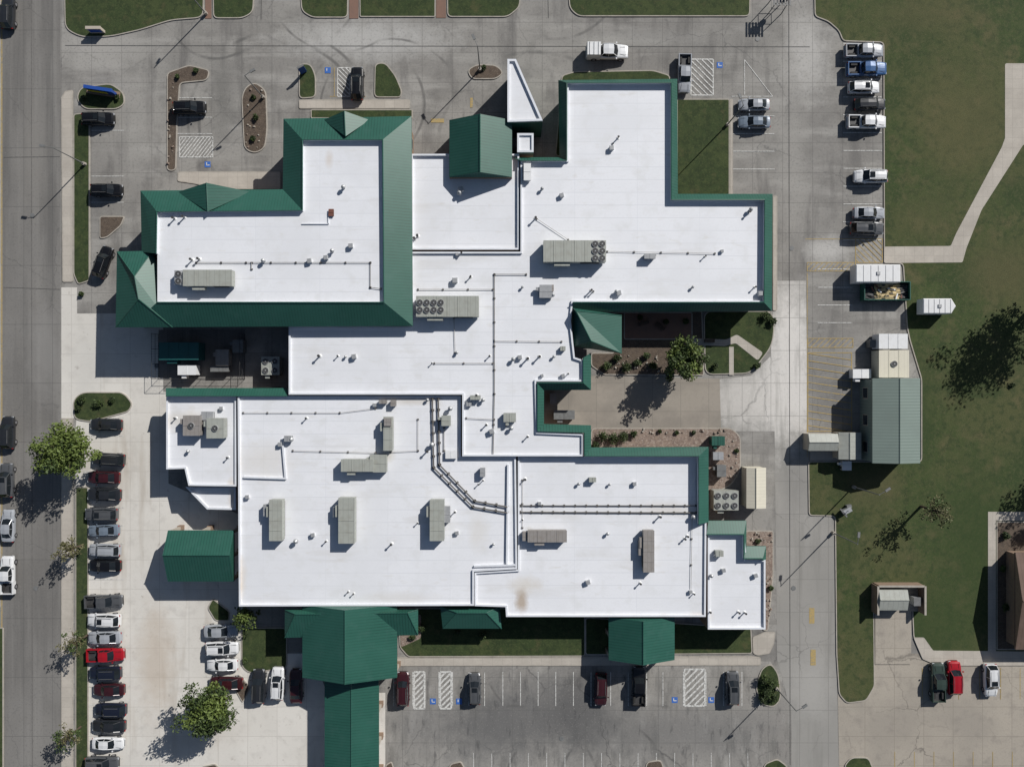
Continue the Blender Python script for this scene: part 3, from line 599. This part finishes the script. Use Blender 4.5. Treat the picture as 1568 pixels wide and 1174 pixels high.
trailer(1414,457,1464,480,2.3); trailer(1311,405,1379,432,2.5,'storage_trailer',False)
e=empty('utility_enclosure'); b=MB()
x0,y0,_=W(1335,892);x1,y1,_=W(1406,935)
for c,d in (((x0,(y0+y1)/2),(.25,y0-y1)),((x1,(y0+y1)/2),(.25,y0-y1)),(((x0+x1)/2,y0),(x1-x0-.26,.25))): b.box((c[0],c[1],.95),(d[0],d[1],1.9),'brick_wall'); b.box((c[0],c[1],1.93),(d[0]+.05,d[1]+.05,.06),'kerb')
b.up([(x0,y0,.15),(x1,y0,.15),(x1,y1,.15),(x0,y1,.15)],'tan_concrete'); b.build('walls',e)
b=MB(); gable(b,1346,903,1390,934,'h',1.9,2.3,None,'hvac',0,'hvac')
p=ccw([W(x,y,1.8)[:2] for x,y in R(1347,904,1389,933)]); walls(b,p,.14,1.6,'hvac',False); b.build('bin_roof',e)
b=MB(); q=W(1396,916); b.box((q[0],q[1],.8),(1.0,1.2,1.4),'galv'); b.box((q[0],q[1],1.55),(1.1,1.3,.08),'mid_metal'); b.build('cabinet',e)
e=empty('brick_building'); b=MB(); p=ccw([W(x,y,3.0)[:2] for x,y in R(1561,850,1700,992)]); walls(b,p,.1,3.0,'brick_wall',False); gable(b,1555,846,1700,994,'h',3.1,4.6,None,'brown_roof',0,'brick_wall'); b.build('body',e)
e=empty('monument_sign'); b=MB(); q=W(160,143); b.box((q[0],q[1],.9),(4.2,.35,1.6),'sign_blue',-.15); b.box((q[0],q[1],1.8),(4.3,.5,.2),'sign_blue',-.15,'sign_blue'); b.box((q[0]-.3,q[1]-.3,1.3),(3.0,.06,.5),'sign_yellow',-.15); b.box((q[0],q[1],.2),(5,.9,.4),'brick_wall',-.15); b.build('sign_body',e)
e=empty('entrance_sign'); b=MB(); q=W(151,50); b.box((q[0],q[1],.8),(2.2,.4,1.3),'stucco_wall'); b.box((q[0],q[1],1.5),(2.3,.45,.1),'stucco_wall'); b.box((q[0],q[1]-.22,.9),(1.8,.04,.8),'sign_blue'); b.build('sign_body',e)
e=empty('entrance_sign'); b=MB(); q=W(466,112); b.box((q[0],q[1],1.2),(1.0,.25,1.9),'sign_blue',.5); b.box((q[0],q[1],2.2),(1.1,.3,.08),'mid_metal',.5); b.build('sign_body',e)
def lamp(x,y,h=8.0,ang=2.4):
    b=MB(); b.cone((0,0,0),(0,0,.7),.28,.26,'kerb',10); b.cone((0,0,.7),(0,0,h),.1,.06,'mid_metal',8)
    dx,dy=math.cos(ang),math.sin(ang)
    b.cone((0,0,h-.1),(dx*1.0,dy*1.0,h+.1),.05,.04,'mid_metal',6); b.box((dx*1.35,dy*1.35,h+.1),(.8,.34,.16),'mid_metal',ang); b.box((dx*1.35,dy*1.35,h+.01),(.6,.26,.04),'lamp_clear',ang)
    q=W(x,y); b.build('street_lamp',None,(q[0],q[1],0))
for x,y,a in ((131,252,3.0),(404,150,.5),(735,108,2),(1113,192,2),(1188,1052,.6),(1306,745,.6),(1275,815,1.5),(316,22,1)): lamp(x,y,8.0,a)
b=MB(); q=Vector(W(1186,14))
for dx in (-1.0,1.0):
    for dy in (-.8,.8): b.cone(q+Vector((dx,dy,0)),q+Vector((dx*.9,dy*.9,3)),.08,.06,'mid_metal',6)
for z in (1.5,3):
    for s in (-1,1): b.cone(q+Vector((-1.0,s*.8,z)),q+Vector((1.0,s*.8,z)),.04,.04,'mid_metal',5); b.cone(q+Vector((s*1.0,-.8,z)),q+Vector((s*1.0,.8,z)),.04,.04,'mid_metal',5)
for i in range(6): b.box((q.x-1.2+i*.48,q.y,3.1),(.25,2.2,.08),'mid_metal')
b.box((q.x+.4,q.y+.2,3.4),(1.2,.8,.5),'galv'); b.cone(q+Vector((1.2,1,3.1)),q+Vector((1.7,1.3,3.4)),.45,.1,'white_paint',12)
b.build('equipment_rack')
b=MB(); q=Vector(W(1293,780))
b.cone(q,q+Vector((0,0,1.6)),.06,.05,'galv',6); b.box((q.x,q.y,.7),(1.3,.7,.8),'galv',.5); b.box((q.x+.4,q.y+.6,.5),(.7,.5,.6),'mid_metal',.2); b.box((q.x-.6,q.y-.3,1.0),(.2,1.6,.2),'mid_metal',.7)
b.build('electrical_cabinet')
# ---------------------------------------------------------------- trees
def leafmesh(name,clumps,nper,size,mats,limbs=None,base=None,zmin=.3):
    b=MB()
    if limbs:
        for a in limbs: b.cone(*a,'bark',7,False)
    for (c,r) in clumps:
        m=random.choice(mats)
        for i in range(nper):
            d=np.random.normal(size=3); d/=np.linalg.norm(d); q=np.array(c)+d*r*(random.random()**.45)*np.array([1,1,.75])
            if q[2]<zmin: continue
            u=np.random.normal(size=3); u[2]*=.6; u/=np.linalg.norm(u); v=np.cross(u,np.random.normal(size=3)); v/=np.linalg.norm(v)
            s=size*random.uniform(.6,1.3); u=u*s; v=v*s*.6
            b.face([q-u,q+v*.9,q+u,q-v*.9],m)
    return b.build(name,None,base)
def tree(x,y,rpx,h,mats=('leaf_a','leaf_a','leaf_b'),dens=1.0,name='deciduous_tree'):
    R_=rpx*S*(H-h*.65)/H; q=W(x,y,h*.62); cz=h*.62; rz=h*.36; tr=h*.03
    limbs=[((0,0,0),(0,0,h*.35),tr,tr*.75),((0,0,h*.35),(random.uniform(-.3,.3),random.uniform(-.3,.3),h*.75),tr*.7,tr*.25)]
    cl=[]; n=int(34*dens)+8
    for i in range(n):
        t=i*2.399963+random.uniform(-.3,.3); zz=1-2*(i+.5)/n; rad=random.uniform(.62,1.02)*(.78+.25*math.sin(t*2.3+x)); rr_=math.sqrt(max(0,1-zz*zz))
        c=(math.cos(t)*rr_*R_*rad*.9,math.sin(t)*rr_*R_*rad*.9,cz+zz*rz*rad)
        cl.append((c,R_*random.uniform(.17,.32)))
        s=Vector((0,0,random.uniform(.3,.6)*h)); limbs.append((s,Vector(c)*.95+Vector((0,0,c[2]*.05)),tr*.32,.02))
    for i in range(int(8*dens)): cl.append(((random.uniform(-.4,.4)*R_,random.uniform(-.4,.4)*R_,cz+random.uniform(-.2,.6)*rz),R_*.3))
    leafmesh(name,cl,int(110*max(.35,dens)*max(.5,(R_/4.5))),.17 if R_<3 else .22,mats,limbs,(q[0],q[1],0))
tree(97,690,53,9,('leaf_a','leaf_a','leaf_b'),1.15); tree(320,1090,50,9,('leaf_a','leaf_b','leaf_b'),1.15); tree(105,842,24,6,('leaf_dry',),.45); tree(112,985,24,6,('leaf_dry','leaf_b'),.4); tree(101,1130,26,6,('leaf_dry','leaf_b'),.45)
tree(1047,550,40,7.5,('leaf_a','leaf_b','leaf_b'),1.1); tree(1437,783,30,7.5,('leaf_b','leaf_dry'),.4)
tree(375,945,24,4.5,('leaf_b','leaf_a'),.7)
for px_,py_,r,h in ((1598,452,7.5,14),(1672,690,6.5,13)):
    tree(784+(px_-784)*H/(H-h*.62),587+(py_-587)*H/(H-h*.62),r*10,h,('leaf_b','leaf_dk'),.85)
def shrub(x,y,r,h=1.2,mats=('leaf_b','leaf_dk'),name='shrub'):
    q=W(x,y,h*.5); cl=[]
    for i in range(9):
        t=i*2.4; cl.append(((math.cos(t)*r*.5*random.random(),math.sin(t)*r*.5*random.random(),h*random.uniform(.3,.7)),r*.55))
    leafmesh(name,cl,45,.13,mats,None,(q[0],q[1],0.1),.02)
for x,y,r,h in [(1170,1040,1.0,1.6),(1182,1046,1.1,1.6),(1175,1060,1.2,1.7),(1184,1068,1.0,1.4),(1168,1070,.9,1.3),(922,668,1.1,1.4),(938,670,1.2,1.4),(955,668,1.2,1.3),(970,664,.7,1),(912,682,.8,1),(930,560,1,1.3),(945,548,.9,1.2),(958,562,1.1,1.3),(975,556,.8,1),(990,545,.7,1),(1000,560,.8,1),(1172,484,.9,1.2),(1183,492,.8,1),(645,962,.7,1),(632,975,.6,.8),(700,968,.6,.8),(740,972,.6,.8),(128,150,.5,.6),(180,150,.5,.6),(126,612,.8,.9),(150,618,.9,.8),(172,612,.6,.7),(120,625,.6,.7),(272,118,.5,.6),(300,108,.5,.6),(388,150,.5,.5),(392,180,.6,.7),(388,212,.5,.6),(1088,800,.4,.5),(1160,828,.5,.5),(1128,690,.4,.5),(1010,660,.4,.5),(1036,662,.4,.5),(1062,662,.4,.5),(1180,900,.5,.6),(375,1010,.5,.6),(740,104,.5,.6),(1550,590,.5,.5),(345,940,.6,.8),(124,450,.5,.6),(1095,560,.6,.8),(1160,560,.6,.8),(1020,492,.5,.7),(980,486,.5,.7),(1050,492,.6,.8),(1540,820,.7,.9),(1535,870,.6,.8),(1540,930,.7,.9)]:
    shrub(x,y,r,h)
b=MB()
for x0,y0,x1,y1,n in ((980,657,1130,664,26),(1150,815,1182,832,16),(1172,880,1180,950,14),(258,115,268,255,16),(376,135,404,230,14),(940,545,1010,570,30),(1115,670,1132,735,16)):
    for i in range(n):
        q=W(random.uniform(x0,x1),random.uniform(y0,y1)); s=random.uniform(.12,.32); b.box((q[0],q[1],.13+s*.3),(s*1.4,s,s*.8),random.choice(['gravel','kerb','tan_concrete']),random.uniform(0,3),None,.6)
b.build('landscape_rocks')
def bench(x,y,rot):
    e=empty('park_bench',W(x,y)); e.rotation_euler.z=rot; b=MB()
    for i in range(4): b.box((0,-.2+i*.13,.6),(1.6,.1,.04),'bark')
    b.build('seat',e); b=MB()
    for i in range(3): b.box((0,.3,.75+i*.13),(1.6,.04,.1),'bark')
    b.build('backrest',e); b=MB()
    for s in (-.7,.7): b.box((s,0,.38),(.06,.5,.4),'dark_metal')
    b.build('legs',e)
bench(985,495,.3); bench(1010,500,-.6); bench(1085,522,0)
# ---------------------------------------------------------------- cars
cache={}
def carmesh(kind,color):
    key=(kind,color)
    if key in cache: return cache[key]
    P='paint_'+color; b=MB()
    if kind=='sedan':
        st=[(-2.4,.66,.78),(-2.28,.82,.94),(-1.9,.89,1.0),(-1,.92,.97),(0,.92,.96),(1.0,.92,.95),(1.6,.9,.9),(2.1,.82,.8),(2.32,.72,.7),(2.42,.55,.58)]; zb=.26
        g=dict(bf=1.0,rf=.3,rr=-1.05,br=-1.8,hb=.8,hr=.6,zb=.94,zr=1.43); wx=(1.5,-1.45); wr=.32
    elif kind=='suv':
        st=[(-2.4,.76,.95),(-2.32,.88,1.06),(-1.9,.93,1.08),(-1,.95,1.06),(0,.95,1.05),(1.0,.95,1.05),(1.6,.93,1.0),(2.1,.87,.92),(2.34,.78,.82),(2.42,.6,.65)]; zb=.32
        g=dict(bf=1.15,rf=.55,rr=-1.85,br=-2.28,hb=.84,hr=.66,zb=1.04,zr=1.72); wx=(1.5,-1.45); wr=.37
    else:
        st=[(-.98,.96,1.1),(-.9,.97,1.12),(0,.97,1.12),(1.1,.97,1.14),(1.8,.95,1.1),(2.5,.9,1.02),(2.78,.82,.92),(2.85,.68,.7)]; zb=.4
        g=dict(bf=1.35,rf=.75,rr=-.62,br=-.88,hb=.86,hr=.7,zb=1.1,zr=1.82); wx=(1.85,-1.85); wr=.4
    secs=[]
    for x,hw,zt in st:
        side=[(hw*.93,zb),(hw,zb+.2),(hw,zt-.2),(hw*.95,zt-.06),(hw*.78,zt),(hw*.4,zt+.025)]
        s=[(x,y,z) for y,z in side]+[(x,0,zt+.035)]+[(x,-y,z) for y,z in side[::-1]]; secs.append(s)
    for i in range(len(secs)-1):
        for k in range(len(secs[0])-1): b.face([secs[i][k],secs[i+1][k],secs[i+1][k+1],secs[i][k+1]][::-1],P,False)
    b.face(secs[0],P); b.face(secs[-1][::-1],P)
    b.face([(st[0][0],st[0][1],zb),(st[0][0],-st[0][1],zb),(st[-1][0],-st[-1][1],zb),(st[-1][0],st[-1][1],zb)],'tyre')
    G=g
    B=lambda x,y,z:(x,y,z)
    bf=[B(G['bf'],G['hb']*.88,G['zb']),B(G['bf']+.12,0,G['zb']+.03),B(G['bf'],-G['hb']*.88,G['zb'])]
    rf=[B(G['rf'],G['hr'],G['zr']-.03),B(G['rf']+.06,0,G['zr']+.01),B(G['rf'],-G['hr'],G['zr']-.03)]
    mx=(G['rf']+G['rr'])/2
    rm=[B(mx,G['hr']+.02,G['zr']),B(mx,0,G['zr']+.05),B(mx,-G['hr']-.02,G['zr'])]
    rr_=[B(G['rr'],G['hr']-.02,G['zr']-.04),B(G['rr']-.05,0,G['zr']),B(G['rr'],-G['hr']+.02,G['zr']-.04)]
    br=[B(G['br'],G['hb']*.88,G['zb']+.02),B(G['br']-.08,0,G['zb']+.05),B(G['br'],-G['hb']*.88,G['zb']+.02)]
    bm=[B(mx,G['hb'],G['zb']-.02),None,B(mx,-G['hb'],G['zb']-.02)]
    for k in (0,1):
        b.up([bf[k],bf[k+1],rf[k+1],rf[k]],'car_glass'); b.up([rf[k],rf[k+1],rm[k+1],rm[k]],P); b.up([rm[k],rm[k+1],rr_[k+1],rr_[k]],P); b.up([rr_[k],rr_[k+1],br[k+1],br[k]],'car_glass')
    for k in (0,2):
        b.up([bf[k],bm[k],rm[k],rf[k]],'car_glass'); b.up([bm[k],br[k],rr_[k],rm[k]],'car_glass')
        for a,c in ((bf[k],rf[k]),(rf[k],rm[k]),(rm[k],rr_[k]),(rr_[k],br[k])): b.cone(a,c,.045,.045,P,5)
        b.cone(bm[k],rm[k],.03,.03,P,4)
        s=1 if k==0 else -1
        b.box((G['bf']-.15,s*(st[3][1]+.12),G['zb']+.08),(.16,.2,.14),P)
        b.box((st[-1][0]-.16,s*st[-2][1]*.82,st[-2][2]-.12),(.3,.3,.14),'lamp_clear')
        for x in wx: b.cone((x,s*(st[3][1]-.22),wr),(x,s*(st[3][1]+.015),wr),wr,wr,'tyre',14); b.cone((x,s*(st[3][1]),wr),(x,s*(st[3][1]+.025),wr),wr*.6,wr*.58,'rim',10)
    b.box(((st[-1][0]+G['bf'])/2,.52,st[-4][2]+.03),(.9,.03,.02),'tyre',.08); b.box(((st[-1][0]+G['bf'])/2,-.52,st[-4][2]+.03),(.9,.03,.02),'tyre',-.08)
    b.box((st[-1][0]-.02,0,zb+.2),(.08,st[-2][1]*1.3,.16),'tyre')
    if kind=='pickup':
        for s in (-1,1): b.box((-1.92,s*.9,.8),(1.86,.14,.72),P); b.box((-2.84,s*.86,.95),(.06,.14,.3),'lamp_red'); b.box((-1.92,s*.6,.9),(.9,.3,.25),'tyre')
        b.box((-2.78,0,.8),(.1,1.66,.7),P); b.box((-1.05,0,.8),(.1,1.66,.7),P); b.box((-1.9,0,.68),(1.7,1.62,.08),'dark_metal'); b.box((-2.92,0,.5),(.16,1.7,.18),'galv')
    else:
        for s in (-1,1): b.box((st[0][0]+.06,s*st[0][1]*.95,st[0][2]-.08),(.2,.26,.16),'lamp_red')
        if kind=='suv':
            for s in (-1,1): b.cone((.4,s*.56,1.79),(-1.6,s*.56,1.79),.025,.025,'mid_metal',5)
            if color in('black','gray','white'): b.box((.15,0,1.765),(.7,.8,.02),'car_glass')
    o=b.build('tmp'); me=o.data; bpy.data.objects.remove(o); cache[key]=me; return me
NM=dict(sedan='parked_car',suv='parked_suv',pickup='parked_pickup_truck')
def car(x,y,deg,kind,color,s=1.0):
    me=carmesh(kind,color); o=bpy.data.objects.new(NM[kind],me); scene.collection.objects.link(o); q=W(x,y,.8); o.location=(q[0],q[1],.01); o.rotation_euler.z=math.radians(deg+random.uniform(-2,2)); s=s*random.uniform(.97,1.06); o.scale=(s,s,s)
    return o
for c in [(162,650,180,'sedan','dark'),(166,703,178,'suv','dark'),(158,731,180,'sedan','maroon'),(159,757,178,'sedan','dark'),(155,787,180,'suv','gray'),(158,812,180,'sedan','steel'),(160,842,180,'suv','silver'),(160,866,180,'sedan','black'),
 (159,920,0,'pickup','gray'),(159,949,180,'suv','white'),(160,976,180,'sedan','silver'),(162,1002,0,'pickup','red'),(161,1030,180,'suv','navy'),(166,1056,180,'sedan','maroon'),(169,1086,180,'suv','navy'),(166,1111,180,'sedan','dark'),(165,1138,0,'sedan','white'),(156,1168,0,'suv','gray'),
 (12,662,90,'suv','dark'),(10,735,90,'suv','gray'),(12,805,90,'sedan','silver'),(12,880,90,'pickup','white'),(12,20,90,'suv','dark'),
 (150,182,0,'suv','black'),(163,291,0,'suv','black'),(158,401,72,'suv','black'),(290,165,0,'suv','black'),(547,128,90,'suv','black'),
 (1048,113,-90,'pickup','silver'),(1155,160,180,'sedan','silver'),(1155,187,180,'sedan','steel'),
 (1323,78,0,'pickup','silver'),(1327,106,0,'pickup','blue'),(1323,134,0,'suv','white'),(1332,160,0,'suv','dark'),(1327,187,0,'pickup','white'),(1333,270,180,'suv','white'),(1331,326,0,'sedan','silver'),(1327,350,0,'suv','gray'),
 (338,966,0,'sedan','silver'),(340,992,0,'suv','white'),(340,1018,180,'sedan','white'),(346,1046,180,'sedan','maroon'),(396,1050,90,'suv','dark'),(425,1046,90,'suv','white'),(453,1050,90,'sedan','maroon'),
 (617,1054,90,'suv','maroon'),(727,1054,90,'suv','gray'),(920,1055,-90,'suv','maroon'),(978,1050,90,'pickup','black'),(1122,1053,90,'suv','gray'),(1436,1044,90,'pickup','green'),(1461,1037,90,'suv','red'),(1517,1041,-90,'suv','white')]: car(*c)
o=car(930,80,0,'pickup','white',1.04); o.name='parked_work_truck'
b=MB(); b.box((-1.95,0,1.5),(1.95,1.9,.75),'white_paint',0,None,.93)
for t in (-.6,0,.6): b.box((-1.95+t,0,1.91),(.06,1.7,.05),'galv')
c=b.build('utility_cap'); c.parent=o
# ---------------------------------------------------------------- light & camera
d=Vector((-1.0,-1.03,-1.0)).normalized()
sun=bpy.data.lights.new('sun','SUN'); sun.energy=5.0; sun.angle=math.radians(.5); sun.color=(1,.965,.915)
so=bpy.data.objects.new('sun',sun); scene.collection.objects.link(so); so.rotation_euler=d.to_track_quat('-Z','Y').to_euler()
w=bpy.data.worlds.new('World'); scene.world=w; w.use_nodes=True; nt=w.node_tree
sky=nt.nodes.new('ShaderNodeTexSky'); sky.sky_type='NISHITA'; sky.sun_disc=False; sky.sun_elevation=math.asin(-d.z); sky.sun_rotation=math.atan2(-d.x,-d.y)
bg=nt.nodes['Background']; bg.inputs['Strength'].default_value=.05; nt.links.new(sky.outputs[0],bg.inputs[0])
cam=bpy.data.cameras.new('camera'); cam.sensor_width=36; cam.lens=36*H/156.8; cam.clip_end=3000
co=bpy.data.objects.new('camera',cam); scene.collection.objects.link(co); co.location=(0,0,H); scene.camera=co
scene.view_settings.view_transform='Standard'; scene.view_settings.look='None'; scene.view_settings.exposure=0
